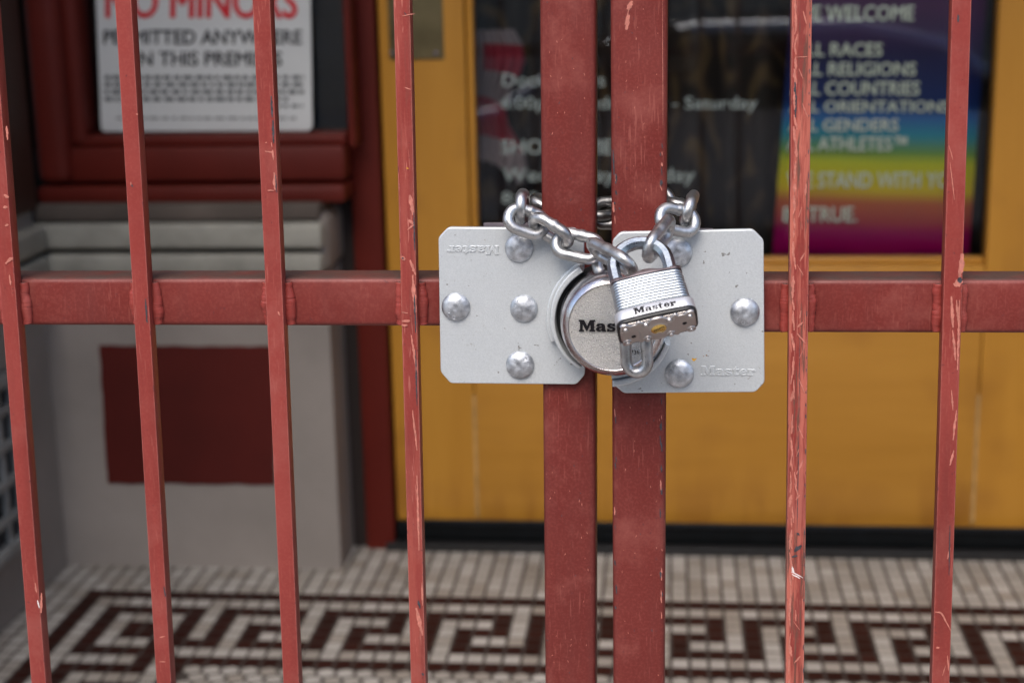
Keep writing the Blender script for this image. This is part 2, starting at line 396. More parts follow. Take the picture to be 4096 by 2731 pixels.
bm = bmesh.new(); bm.faces.new([bm.verts.new(p) for p in ((-200, -200, -.96), (200, -200, -.96), (200, 200, -.96), (-200, 200, -.96))])
tag(bmobj('ground', bm, M_asph), kind='structure')

# ------------------------------------------------------------------ the building with its recessed entry
YW = 2.725           # face of the bulkhead wall under the sign window
YD = 2.855           # face of the door
XL = -1.147          # side wall of the recess
wall = empty('entrance_building', (0, 3, 0), 'grey rendered shop front with deep recessed entrance behind the red gate', 'building')
bm = bmesh.new()
xr = P(1352, 2000, YW).x
zs = P(700, 1095, YW).z      # underside of mouldings
box(bm, XL-.35, xr, YW, YW+.16, -.01, zs)
bmobj('bulkhead', bm, M_wall, wall)
bm = bmesh.new(); box(bm, XL-.35, XL, 1.25, YW-.0, -.01, 2.7); bmobj('side_wall', bm, M_wall, wall)
boxobj('side_wall', M_wall, (1.35, 1.7, 1.25, 3.0, -.01, 2.7), wall)
boxobj('ceiling', M_cream, (-1.5, 1.7, 1.2, 3.9, 2.7, 2.8), wall)
boxobj('upper_wall', M_wall, (-6, 6, 1.2, 8, 2.8, 6.2), wall)
boxobj('front_wall', M_wall, (-6, -1.5, 1.2, 1.6, -.01, 2.8), wall)
boxobj('front_wall', M_wall, (1.7, 6, 1.2, 1.6, -.01, 2.8), wall)
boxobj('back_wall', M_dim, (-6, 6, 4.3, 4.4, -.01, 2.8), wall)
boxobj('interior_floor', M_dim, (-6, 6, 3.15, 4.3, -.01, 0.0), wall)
# red recessed panel with wobbly hand painted edge
q = [P(400, 1382, YW), P(1100, 1385, YW), P(1100, 1935, YW), P(432, 1930, YW)]
bm = bmesh.new(); pts = []
for a, b_ in zip(q, q[1:]+q[:1]):
    for k in range(14):
        p = a.lerp(b_, k/14); pts.append((p.x+random.uniform(-.001, .001), p.z+random.uniform(-.0015, .0015)))
shape('painted_panel', [pts], .003, Matrix(((1,0,0,0),(0,0,-1,YW),(0,1,0,0),(0,0,0,1))), M_redp, wall)
# cream mouldings (two courses with a groove) wrapping the corner of the side wall
def course(y0p, y1p, out, m, nm):
    za, zb = P(700, y1p, YW).z, P(700, y0p, YW).z
    bm = bmesh.new(); x1 = P(1285, (y0p+y1p)/2, YW-out).x
    box(bm, XL, x1, YW-out, YW+.1, za, zb, bev=.008, seg=3)
    box(bm, XL-.05, XL+out, 1.3, YW-out-.004, za, zb, bev=.008, seg=3)
    bmobj(nm, bm, m, wall, .6)
course(885, 985, .035, M_cream, 'moulding'); course(1005, 1085, .035, M_cream, 'moulding')
course(988, 1003, .006, M_groove, 'groove')
course(1088, 1110, .004, M_groove, 'groove')
b = pxbox((170, 820, 1275, 884), YW-.02, .16); boxobj('sill', M_sill, (XL, b[1], b[2], b[3], b[4], b[5]), wall, .004)
b = pxbox((1268, 850, 1343, 2280), YW-.001, .16); boxobj('pilaster', M_wall, (b[0], b[1], YW-.012, b[3], zs-.001, b[5]), wall, .02, 3)
# sign window in red joinery
win = empty('display_window', (-.8, 2.8, 1.2), 'dark display window in deep red wooden frame above the grey bulkhead', 'window')
b = pxbox((110, 745, 1378, 815), YW+.012, .12); boxobj('sill', M_redw, (XL, b[1], b[2]-.0, b[3], b[4], b[5]), win, .006)
b = pxbox((235, 590, 1378, 725), YW+.03, .10); boxobj('bottom_rail', M_redw, (b[0]-.01, b[1], b[2], b[3], b[4], b[5]), win, .005)
b = pxbox((300, 540, 1385, 588), YW+.05, .08); boxobj('glazing_bead', M_redw, b, win, .006, 3)
bl = pxbox((90, -500, 225, 742), YW+.01, .11); boxobj('corner_post', M_redw, bl, win, .02, 4)
bl = pxbox((225, -500, 300, 590), YW+.045, .09); boxobj('stile', M_redw, bl, win, .012, 3)
bl = pxbox((1370, -500, 1400, 590), YW+.04, .1); boxobj('stile', M_redw, bl, win, .004, 3)
b = pxbox((295, -500, 1375, 560), YW+.10, .004); boxobj('pane', M_glass, b, win)
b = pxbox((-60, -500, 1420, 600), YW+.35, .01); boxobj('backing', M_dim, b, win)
b = pxbox((1305, 200, 1345, 530), YW+.16, .01); boxobj('curtain_edge', simple('grey_cloth', (.22, .23, .25), .8), b, win, .004)
boxobj('side_panel', simple('dark_brown_wood', (.035, .015, .01), .5), (XL-.02, XL+.012, 2.2, YW-.02, P(40, 870, YW).z+.02, 2.6), wall)
# the notice
YS = YW+.085
sg = empty('notice_board', P(825, 500, YS), 'white notice with red and black capitals hanging in the dark window', 'sign')
TL, TR, BR, BL = P(378, -160, YS), P(1240, -165, YS), P(1250, 523, YS), P(405, 527, YS)
def rquad(a, b_, c, d, rad=.01):
    out = []
    L = [a, b_, c, d]
    for i in range(4):
        p, pr, nx = L[i], L[i-1], L[(i+1) % 4]; e0 = (pr-p).normalized(); e1 = (nx-p).normalized()
        for k in range(5):
            s = k/4; out.append((p + e0*rad*(1-s)**2 + e1*rad*s**2))
    return [(v.x, v.z) for v in out]
shape('panel', [rquad(TL, TR, BR, BL)], .003, Matrix(((1,0,0,0),(0,0,-1,YS+.002),(0,1,0,0),(0,0,0,1))), M_signw, sg)
def bl_(x0, y0, x1, y1, Y, slope=0):   # line box from px: cap top y0, baseline y1
    return P(x0, y0, Y), P(x1, y0, Y), P(x0, y1, Y)
YT = YS-.002
textfit('lettering', [('NO MINORS', *bl_(425, -62, 1190, 70, YT), .03)], M_signr, sg)
textfit('lettering', [('PERMITTED ANYWHERE', *bl_(415, 118, 1208, 176, YT), .022), ('ON THIS PREMISES', *bl_(496, 205, 1128, 262, YT), .022)], M_signk, sg)
bm = bmesh.new()
def dash_row(x0, x1, y, h, Y, gap=.3):
    x = x0
    while x < x1:
        wd = random.uniform(14, 42); 
        if random.random() > gap or True:
            a, b2, c, d = P(x, y, Y), P(min(x+wd, x1), y, Y), P(min(x+wd, x1), y+h, Y), P(x, y+h, Y)
            bm.faces.new([bm.verts.new(v) for v in (a, b2, c, d)])
        x += wd+random.uniform(7, 15)
for y in (303, 331, 360, 389): dash_row(418, 1215 if y < 380 else 1165, y, 16, YT-.0005)
dash_row(1110, 1212, 419, 11, YT-.0005); dash_row(465, 1185, 470, 7, YT-.0005)
bmobj('small_print', bm, M_signg, sg)
# side wall vent grille
gr = empty('vent_grille', (XL, 2.2, .5), 'grey slotted vent grille on the side wall of the entrance', 'grille')
ga, gb = PX(66, 1800, XL+.004), None
g0z, g1z = PX(50, 2190, XL).z, PX(50, 1455, XL).z
gy1 = ga.y; gy0 = gy1-.42
bm = bmesh.new()
T_ = .022
for (a0, a1, c0, c1) in ((gy0, gy1, g1z-T_, g1z), (gy0, gy1, g0z, g0z+T_), (gy0, gy0+T_, g0z, g1z), (gy1-T_, gy1, g0z, g1z)): box(bm, XL, XL+.022, a0, a1, c0, c1, .004)
bmobj('frame', bm, M_grille, gr, .6)
bm = bmesh.new(); nrow = 5
for i in range(1, nrow): 
    z = g0z+(g1z-g0z)*i/nrow; box(bm, XL+.001, XL+.016, gy0+.01, gy1-.01, z-.008, z+.008, .003)
for i in range(1, 6):
    y = gy0+(gy1-gy0)*i/6; box(bm, XL+.001, XL+.013, y-.007, y+.007, g0z+.01, g1z-.01, .003)
bmobj('lattice', bm, M_grille, gr, .6)
boxobj('backing', simple('grille_dark', (.02, .02, .022), .8), (XL-.001, XL+.0008, gy0+.01, gy1-.01, g0z+.01, g1z-.01), gr)

# ------------------------------------------------------------------ yellow wooden door
door = empty('wooden_door', (P(2600, 2000, YD).x, YD, 0), 'golden varnished wooden door with large glass pane and black kick strip', 'door')
xa, xb = P(1568, 1500, YD).x, 1.30
xs1 = P(1893, 1400, YD).x      # right edge of left stile
xs2 = P(3925, 1400, YD).x      # left edge of right stile
zk = P(2700, 2095, YD).z; zg = P(2700, 1064, YD).z
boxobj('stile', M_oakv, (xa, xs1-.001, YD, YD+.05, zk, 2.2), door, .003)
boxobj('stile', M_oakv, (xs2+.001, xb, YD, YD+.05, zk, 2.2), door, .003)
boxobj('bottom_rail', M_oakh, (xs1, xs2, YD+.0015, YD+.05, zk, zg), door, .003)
boxobj('joint_line', simple('joint_filler', (.38, .22, .07), .7, 0, .3, 40), (xs1-.004, xs1+.003, YD-.0006, YD+.001, zk+.01, P(1893, 1580, YD).z), door)
boxobj('joint_line', simple('joint_filler_b', (.36, .21, .07), .7, 0, .3, 40), (xs2-.004, xs2+.003, YD-.0006, YD+.001, zk+.01, P(3925, 1580, YD).z), door)
boxobj('kick_strip', simple('black_kick', (.003, .004, .005), .5, 0, .3, 30, 0, .15), (xa, xb, YD-.012, YD+.04, .018, zk), door, .003)
boxobj('kick_moulding', simple('black_kick_b', (.006, .008, .011), .4, 0, .3, 30, 0, .3), (xa+.03, xb, YD-.020, YD-.0125, .052, .062), door, .002)
boxobj('threshold', M_black, (xa-.02, xb, YD-.03, YD+.2, -.001, .016), wall, .003)
boxobj('bead', M_oakv, (xs1, xs1+.014, YD+.012, YD+.045, zg, 2.2), door, .004)
boxobj('bead', M_oakh, (xs1+.014, xs2-.0, YD+.014, YD+.045, zg, zg+.012), door, .004)
boxobj('pane', M_glass, (xs1+.012, xs2, YD+.03, YD+.034, zg+.01, 2.2), door)
b = pxbox((1548, -300, 1768, 238), YD-.004, .004); pl = boxobj('push_plate', M_plt, b, door, .001)
for px in (1566, 1742):
    bm = bmesh.new(); c = P(px, 215, YD-.004); lathe(bm, [(0, .0015), (.003, .001), (.0045, 0)], Matrix.Translation(c) @ Matrix.Rotation(pi/2, 4, 'X'), 12); bmobj('screw', bm, M_darkst, pl)
# red jamb between pilaster and door
b = pxbox((1412, -300, 1530, 2180), YD-.02, .08)
jm = empty('door_frame', (b[0], YD, 0), 'dark red painted wooden door frame left of the yellow door', 'door frame')
boxobj('jamb', M_redw, (b[0], xa-.004, YD-.02, YD+.07, -.001, 2.6), jm, .004)
boxobj('reveal', simple('black_gap', (.02, .012, .01), .8), (P(1385, 1500, YW+.12).x-.03, b[0]+.002, YW+.125, YD+.06, -.001, 2.6), jm)
boxobj('head', M_redw, (b[0], 1.35, YD-.018, YD+.07, 2.202, 2.7), jm, .004)
# lettering on the glass
YG = YD+.028
def L(body, x0, x1, yc, yb, bold=.006):
    return (body, P(x0, yc, YG), P(x1, yc, YG), P(x0, yb, YG), bold)
for ln in [L('Door Times', 2010, 2420, 290, 345), L('6:00pm Wednesday - Saturday', 2005, 3030, 385, 435), L('SHOWTIME', 2005, 2450, 556, 615, .016),
    L('Wednesday - Friday', 2010, 2780, 668, 725), L('8:00pm', 2008, 2260, 765, 815)]:
    textfit('lettering', [ln], M_letter, door)
# poster behind the glass
YP = YG+.02
ps = empty('rainbow_poster', P(3500, 600, YP), 'rainbow gradient poster with cream capitals taped inside the door glass', 'poster')
a, b2, c, d = P(3180, -180, YP), P(3962, -170, YP), P(3874, 1056, YP), P(3088, 1030, YP)
def postermat():
    m, t, bs = mat('rainbow_print'); tc = nd(t, 'ShaderNodeTexCoord'); sp = nd(t, 'ShaderNodeSeparateXYZ'); t.links.new(tc.outputs['UV'], sp.inputs[0])
    def yv(p): return (1045-p)/(1045+180)
    st = [(yv(1030), (.45, .0, .16)), (yv(930), (.38, .0, .12)), (yv(880), (.42, .04, .045)), (yv(800), (.55, .12, .03)), (yv(745), (.80, .58, .0)), (yv(640), (.62, .62, .0)), (yv(595), (.16, .34, .05)), (yv(525), (.0, .28, .40)), (yv(455), (.01, .13, .42)), (yv(400), (.008, .03, .15)), (yv(200), (.02, .015, .08)), (yv(20), (.07, .012, .075))]
    t.links.new(ramp(t, sp.outputs['Y'], st), bs.inputs['Base Color']); bs.inputs['Roughness'].default_value = .35; return m
bm = bmesh.new(); uvl = bm.loops.layers.uv.new('uv'); N = 8
grid = [[bm.verts.new((d.lerp(a, j/N)).lerp(c.lerp(b2, j/N), i/N) + Vector((0, .004*sin(i*1.1)+.0005, 0))) for i in range(N+1)] for j in range(N+1)]
for j in range(N):
    for i in range(N):
        f = bm.faces.new((grid[j][i], grid[j][i+1], grid[j+1][i+1], grid[j+1][i])); f.smooth = True
        for lp, (uu, vv) in zip(f.loops, ((i, j), (i+1, j), (i+1, j+1), (i, j+1))): lp[uvl].uv = (uu/N, vv/N)
po = bmobj('sheet', bm, postermat(), ps)
sd = po.modifiers.new('thickness', 'SOLIDIFY'); sd.thickness = .0006
eu = (b2-a).normalized()
def LP(body, x0, x1, yc, yb, bold=.026):
    A, B = P(x0, yc, YP-.008), P(x1, yc, YP-.008); C = P(x0, yb, YP-.008); lean = (A-C).length*.045
    return (body, A, B, C - Vector((lean, 0, 0)), bold)
textfit('lettering', [LP('WE WELCOME', 3175, 3658, 20, 82), LP('ALL RACES', 3180, 3530, 170, 224), LP('ALL RELIGIONS', 3172, 3665, 248, 302), LP('ALL COUNTRIES', 3168, 3680, 324, 380),
    LP('ALL ORIENTATIONS', 3162, 3800, 402, 448), LP('ALL GENDERS', 3157, 3594, 474, 524), LP('ALL ATHLETES\u2122', 3150, 3628, 545, 602),
    LP('WE STAND WITH YOU', 3150, 3850, 686, 750, .016), LP('BE TRUE.', 3136, 3430, 824, 886, .016)], simple('cream_print', (.82, .86, .74), .5, 0, .03, 5), ps)
# curtains, reflection sheet and the dark room behind the glass
ct = bmesh.new(); N = 120; x0, x1 = xs1-.1, xs2+.4; prev = None
for i in range(N+1):
    x = x0+(x1-x0)*i/N; y = YD+.22+.030*sin(i*.55)+.018*sin(i*.23+1)
    cur = [ct.verts.new((x, y, z)) for z in (.1, .8, 1.6, 2.3)]
    if prev:
        for k in range(3): f = ct.faces.new((prev[k], cur[k], cur[k+1], prev[k+1])); f.smooth = True
    prev = cur
cu_ = bmobj('curtain', ct, M_curt); tag(cu_, 'dark brown patterned curtain hanging behind the door glass', 'curtain')
cl = bmesh.new(); prev = None; q0 = P(1900, 400, YD+.12); q1 = P(2062, 400, YD+.12); zt, zb = P(1980, 120, YD+.12).z, P(1980, 640, YD+.12).z
for i in range(41):
    x = q0.x+(q1.x-q0.x)*i/40; y = YD+.12+.012*sin(i*.8)
    cur = [cl.verts.new((x+.02*sin(k*.9)*(i/40), y, zt+(zb-zt)*k/10-.05*(i/40)**2*(k/10))) for k in range(11)]
    if prev:
        for k in range(10): f = cl.faces.new((prev[k], cur[k], cur[k+1], prev[k+1])); f.smooth = True; f.material_index = 1 if (k in (1, 2) and i > 8) or k in (5, 6, 7) else 0
    prev = cur
tag(bmobj('reflection_sheet', cl, [simple('pale_reflection', (.30, .24, .26), .8, 0, .3, 9), simple('red_reflection', (.34, .03, .06), .8, 0, .3, 9)]), 'added red and white sheet imitating a blurred reflection inside the left edge of the door glass', 'stand-in')  # added sheet, its colours imitate a reflection in the glass
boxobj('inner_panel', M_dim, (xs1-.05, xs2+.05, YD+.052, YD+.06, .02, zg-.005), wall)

# ------------------------------------------------------------------ red iron gate
YF = 1.12
def bevel_hexa(bm, c8, bev, seg=2):
    vs, fs = hexa(bm, c8); es = list({e for f in fs for e in f.edges})
    bmesh.ops.bevel(bm, geom=es, offset=bev, segments=seg, affect='EDGES', profile=.5)
def upright(bm, L0, R0, L1, R1, Y, depth, bev, seg=2, z0=.06, z1=1.75):
    """front edges given in photo px at the top (y=0) and bottom (y=2731) of the picture"""
    a0, b0, a1, b1 = P(L0, 0, Y), P(R0, 0, Y), P(L1, 2731, Y), P(R1, 2731, Y)
    wd = ((b0-a0).length+(b1-a1).length)/2
    m0, m1 = (a0+b0)/2, (a1+b1)/2
    def X(z): return m1.x+(m0.x-m1.x)*(z-m1.z)/(m0.z-m1.z)
    c = [(X(z0)-wd/2, Y, z0), (X(z0)+wd/2, Y, z0), (X(z1)+wd/2, Y, z1), (X(z1)-wd/2, Y, z1)]
    bevel_hexa(bm, c+[(x, y+depth, z) for x, y, z in c], bev, seg)
    # cut into short lengths so edges can wander slightly
    return X, wd
def chips(bm, items, Y):
    """items: (points px, widths px, material index); irregular flakes of the surface, lying 0.1 mm proud"""
    for ci, (pts, wpx, mi) in enumerate(items):
        Yc = Y-(ci*7 % 40)*.000012
        n = max(4, int(sum(sqrt((b[0]-a[0])**2+(b[1]-a[1])**2) for a, b in zip(pts[:-1], pts[1:]))/9)+2)
        Lr, Rr = [], []
        for i in range(n+1):
            s = i/n*(len(pts)-1); k = min(int(s), len(pts)-2); fr = s-k
            x = pts[k][0]+(pts[k+1][0]-pts[k][0])*fr; y = pts[k][1]+(pts[k+1][1]-pts[k][1])*fr
            dx, dy = pts[k+1][0]-pts[k][0], pts[k+1][1]-pts[k][1]; l = sqrt(dx*dx+dy*dy) or 1
            w_ = wpx*(.35+.65*sin(pi*min(max(i/n, .06), .94)))*random.uniform(.55, 1.35)/2; w2 = wpx*(.35+.65*sin(pi*min(max(i/n, .06), .94)))*random.uniform(.55, 1.35)/2
            Lr.append(bm.verts.new(P(x-dy/l*w_, y+dx/l*w_, Yc))); Rr.append(bm.verts.new(P(x+dy/l*w2, y-dx/l*w2, Yc)))
        for i in range(n):
            f = bm.faces.new((Lr[i], Rr[i], Rr[i+1], Lr[i+1])); f.material_index = mi
MATS = lambda m: [m, M_primer, M_bare, M_white, M_rust]
YB = YF-.0127
YC = YB-.00012
bars_left = [((-93, -28, 124, 184), [([(26, 505), (30, 560)], 10, 1), ([(15, 780), (35, 790)], 12, 1), ([(12, 830), (30, 828)], 12, 1), ([(20, 903), (34, 898)], 9, 1), ([(22, 1055), (45, 1030), (50, 1040)], 14, 1), ([(38, 1100), (42, 1140)], 9, 1), ([(166, 2370), (164, 2450)], 9, 1), ([(150, 2400), (158, 2430)], 6, 3), ([(140, 2330), (146, 2370)], 7, 1)]),
    ((457, 525, 626, 684), [([(526, 737), (530, 748)], 7, 2), ([(524, 728), (524, 742)], 5, 1), ([(582, 1195), (588, 1290)], 7, 2), ([(545, 455), (551, 460)], 6, 1), ([(655, 2345), (662, 2385)], 6, 2), ([(585, 1275), (590, 1290)], 6, 2), ([(638, 2548), (660, 2543)], 4, 1), ([(638, 2645), (662, 2645)], 4, 1)]),
    ((1008, 1080, 1133, 1196), [([(1085, 385), (1089, 470)], 9, 2), ([(1092, 480), (1093, 560)], 9, 2), ([(1090, 600), (1094, 640)], 8, 1), ([(1097, 690), (1100, 760)], 13, 1), ([(1102, 700), (1105, 770)], 5, 2), ([(1070, 762), (1096, 762)], 7, 1), ([(1060, 605), (1092, 610)], 7, 1), ([(1060, 572), (1068, 570)], 5, 1), ([(1092, 545), (1095, 575)], 6, 2), ([(1112, 1245), (1120, 1262)], 7, 1), ([(1085, 570), (1088, 590)], 5, 1)]),
    ((1571, 1641, 1645, 1701), [([(1640, 780), (1652, 860)], 16, 1), ([(1636, 880), (1655, 900)], 14, 1), ([(1655, 850), (1658, 1000)], 6, 2), ([(1630, 920), (1655, 900)], 8, 1), ([(1603, 1028), (1620, 1040)], 16, 1), ([(1609, 1030), (1613, 1036)], 8, 2), ([(1640, 1040), (1662, 1100)], 12, 1), ([(1650, 1100), (1662, 1250)], 15, 1), ([(1657, 1180), (1663, 1330)], 7, 2), ([(1606, 1248), (1632, 1252)], 6, 1), ([(1608, 1285), (1640, 1283)], 12, 1), ([(1606, 1300), (1630, 1302)], 10, 1), ([(1645, 1340), (1668, 1500)], 9, 1), ([(1662, 1400), (1668, 1620)], 6, 2), ([(1650, 1640), (1668, 1800)], 8, 1), ([(1668, 1900), (1676, 2200)], 8, 1), ([(1688, 2330), (1690, 2420)], 8, 1), ([(1672, 2400), (1680, 2432)], 9, 2), ([(1665, 2430), (1690, 2540)], 14, 1), ([(1688, 2690), (1694, 2700)], 9, 2), ([(1660, 55), (1610, 65)], 5, 1), ([(1617, 50), (1625, 62)], 4, 2), ([(1625, 670), (1634, 676)], 7, 4), ([(1618, 350), (1645, 360)], 4, 1)])]
bars_right = [((3168, 3248, 3142, 3216), []), ((3809, 3886, 3727, 3799), [([(3850, 1015), (3838, 1110)], 22, 1), ([(3815, 1140), (3850, 1125)], 26, 1), ([(3830, 1118), (3848, 1124)], 20, 2), ([(3805, 1185), (3812, 1310)], 14, 1), ([(3826, 1200), (3835, 1300)], 10, 1), ([(3838, 1200), (3830, 1480)], 9, 1), ([(3811, 1320), (3822, 1440)], 10, 1), ([(3826, 1640), (3812, 1760)], 9, 1), ([(3815, 1800), (3800, 1860)], 10, 1), ([(3800, 2190), (3790, 2235)], 9, 1), ([(3740, 2445), (3765, 2450), (3803, 2520)], 7, 1), ([(3800, 2100), (3796, 2300)], 5, 2), ([(3745, 2590), (3758, 2588)], 8, 1), ([(3790, 2620), (3795, 2680)], 7, 1), ([(3806, 1560), (3812, 1640)], 7, 1), ([(3770, 2700), (3782, 2660)], 4, 1), ([(3795, 580), (3812, 640)], 4, 1), ([(3800, 650), (3818, 800)], 4, 1), ([(3832, 60), (3833, 90)], 10, 2)])]
w5 = []
for y in range(0, 2731, 46):
    f = y/2731; cx = 3207-28*f
    if random.random() < .85: w5.append(([(cx-24+random.uniform(-4, 8), y), (cx-24+random.uniform(-6, 12), y+random.uniform(30, 80))], random.uniform(5, 13), 1))
    if random.random() < .35: w5.append(([(cx+random.uniform(-10, 30), y), (cx+random.uniform(-5, 30), y+random.uniform(20, 60))], random.uniform(3, 9), 1))
    if random.random() < .4: w5.append(([(cx+33, y), (cx+33, y+random.uniform(8, 25))], 4, 2))
w5 += [([(3198, 1330), (3196, 1700)], 2.5, 2), ([(3196, 1700), (3188, 2120)], 3, 2), ([(3178, 2205), (3206, 2180)], 20, 2), ([(3188, 2130), (3198, 2140)], 8, 2), ([(3166, 2225), (3190, 2222)], 9, 2),
    ([(3165, 2285), (3192, 2298), (3212, 2310)], 5, 3), ([(3168, 2295), (3200, 2312)], 6, 3), ([(3166, 2262), (3176, 2292)], 8, 3), ([(3180, 230), (3230, 228)], 4, 1), ([(3180, 330), (3182, 470)], 12, 2)]
bars_right[0] = (bars_right[0][0], w5)
def weld(bm, x, Y, za, zb, r):
    n = 60; pts = []; rad = []
    for i in range(n+1):
        s = i/n; z = za+(zb-za)*s
        pts.append(Vector((x+.0009*noise.noise(Vector((x*50, 0, z*220))), Y, z))); rad.append(r*(.72+.28*sin(pi*min(max(s, .1), .9)))*(1+.30*noise.noise(Vector((x*90, 3, z*75)))+.07*noise.noise(Vector((x*190, 7, z*1100)))))
    tube(bm, pts, rad, 14)
    bm.faces.ensure_lookup_table()
def leaf(side, bars, post, rail_px, label):
    g = empty('iron_gate', (P((post[0]+post[1])/2, 1300, YF).x, YF, 0), label, 'gate', 'leaves of the red iron gate')
    railz1 = P(1000 if side < 0 else 3300, rail_px[0], YF).z; railz0 = P(1000 if side < 0 else 3300, rail_px[1], YF).z
    for k, (e, ch) in enumerate(bars):
        bm = bmesh.new(); X, wd = upright(bm, *e, YB, .0127, .0009)
        chips(bm, ch, YC)
        o = bmobj('bar', bm, MATS(M_worn if (side > 0 and k == 0) else (M_semi if k == 3 else M_paint)), g, .5)
        if side > 0 and k == 0: o['label'] = 'heavily scraped bar worn down to salmon primer'
        zc = (railz0+railz1)/2
        for s in (-1, 1):
            bm = bmesh.new(); weld(bm, X(zc)+s*(wd/2+.0018), YF-.0006, railz0+.002, railz1-.003, .0046)
            bmobj('weld_bead', bm, M_weld, g, 3.0)
    bm = bmesh.new(); pw = P(post[1], 1300, YF-.003)-P(post[0], 1300, YF-.003)
    X, wd = upright(bm, *post, YF-.003, .0381, .0055, 4)
    fl = []
    for k in range(70):      # tiny knocks and flecks
        px_, py_ = random.uniform(post[0]+22, post[1]-25), random.uniform(0, 2700); l_ = random.uniform(2, 12)
        fl.append(([(px_, py_), (px_+random.uniform(-5, 5), py_+l_)], random.uniform(1.5, 3.5), random.choice((1, 1, 2))))
    if side > 0:
        for k in range(46):
            py_ = random.choice((random.uniform(560, 900), random.uniform(1580, 2500))); px_ = random.choice((post[0]+16, post[1]-26))+random.uniform(-3, 5)
            fl.append(([(px_, py_), (px_+2, py_+random.uniform(8, 40))], random.uniform(3, 8), random.choice((2, 2, 1))))
    chips(bm, fl if side < 0 else fl+[([(2452, 600), (2456, 700)], 7, 2), ([(2452, 810), (2456, 850)], 9, 1), ([(2475, 830), (2482, 838)], 6, 2), ([(2500, 100), (2520, 20)], 5, 1), ([(2528, 5), (2512, 40)], 22, 1), ([(2515, 60), (2505, 120)], 16, 1), ([(2650, 0), (2652, 500)], 2, 1)], YF-.00312)
    bmobj('post', bm, MATS(M_post), g, .5)
    inner = P(post[0] if side < 0 else post[1], 1250, YF).x
    # rail: tube with rounded arrises, running out of the picture to the hinge post
    for (z0, z1, nm) in ((railz0, railz1, 'rail'), (.10, .14, 'rail'), (1.66, 1.70, 'rail')):
        bm = bmesh.new()
        x0, x1 = (-.78, inner) if side < 0 else (inner, .62)
        box(bm, x0, x1, YF, YF+.034, z0, z1, .0042, 4); bmobj(nm, bm, M_rail, g, .6)
    return g
gl = leaf(-1, bars_left, (2160, 2380, 2178, 2383), (1112, 1305), 'left red iron gate leaf with four slim bars and upside-down lettered plate')
gR = leaf(1, bars_right, (2444, 2669, 2450, 2662), (1117, 1333), 'right red iron gate leaf with one badly scraped bar beside the rainbow poster')

# ------------------------------------------------------------------ hasp plates
GL = {
 'M': ([[(0,0),(.4,0),(.4,.15),(.31,.15),(.31,.62),(.57,.05),(.66,.05),(.9,.62),(.9,.15),(.81,.15),(.81,0),(1.27,0),(1.27,.15),(1.18,.15),(1.18,.85),(1.27,.85),(1.27,1),(.86,1),(.64,.48),(.42,1),(0,1),(0,.85),(.09,.85),(.09,.15),(0,.15)]], 1.31),
 'a': ([[(.0,.2),(.05,.07),(.18,0),(.33,0),(.45,.08),(.5,.0),(.8,0),(.8,.14),(.72,.14),(.72,.48),(.66,.63),(.5,.7),(.25,.7),(.1,.64),(.03,.52),(.03,.46),(.27,.46),(.3,.55),(.42,.57),(.46,.5),(.46,.43),(.2,.41),(.06,.34)], [(.27,.2),(.33,.13),(.42,.16),(.46,.24),(.46,.32),(.35,.31),(.28,.27)]], .85),
 's': ([[(.02,.0),(.14,0),(.18,.04),(.32,0),(.5,0),(.62,.07),(.67,.2),(.62,.33),(.48,.4),(.28,.45),(.24,.5),(.28,.56),(.38,.57),(.46,.53),(.48,.46),(.62,.46),(.62,.7),(.5,.7),(.46,.66),(.35,.7),(.22,.7),(.07,.63),(.02,.5),(.06,.38),(.18,.3),(.4,.25),(.44,.19),(.4,.13),(.28,.12),(.18,.17),(.15,.25),(.02,.25)]], .72),
 't': ([[(.1,.2),(.14,.06),(.27,0),(.42,0),(.56,.06),(.6,.2),(.47,.2),(.44,.15),(.38,.16),(.36,.22),(.36,.55),(.56,.55),(.56,.7),(.36,.7),(.36,.93),(.26,.93),(.2,.78),(.0,.68),(0,.55),(.1,.55)]], .64),
 'e': ([[(0,.35),(.04,.16),(.16,.04),(.33,-.01),(.5,.02),(.64,.12),(.68,.22),(.5,.22),(.42,.14),(.32,.15),(.27,.24),(.27,.3),(.68,.3),(.68,.42),(.6,.6),(.46,.69),(.3,.7),(.14,.64),(.04,.52)], [(.27,.42),(.42,.42),(.41,.53),(.35,.57),(.29,.53)]], .73),
 'r': ([[(0,0),(.48,0),(.48,.14),(.38,.14),(.38,.4),(.44,.5),(.5,.5),(.5,.42),(.7,.42),(.72,.6),(.62,.7),(.5,.7),(.38,.6),(.38,.7),(0,.7),(0,.56),(.1,.56),(.1,.14),(0,.14)]], .74)}
def wordpolys(word, width, height):
    x = 0; out = []
    for ch in word:
        ps_, adv = GL[ch]; out += [[(px+x, py) for px, py in p] for p in ps_]; x += adv
    return [[(px/x*width, py*height) for px, py in p] for p in out]
FRONT = Matrix(((1,0,0,0),(0,0,-1,0),(0,1,0,0),(0,0,0,1)))       # local xy -> world xz, local +z -> towards the viewer
YPL = YF-.0035      # back of plates
PT = .005
YPF = YPL-PT
def pc(x, y, Y=YPF):                                             # crop pixel (close-up) -> world
    return P(1700+x/1.651, 700+y/1.651, Y)
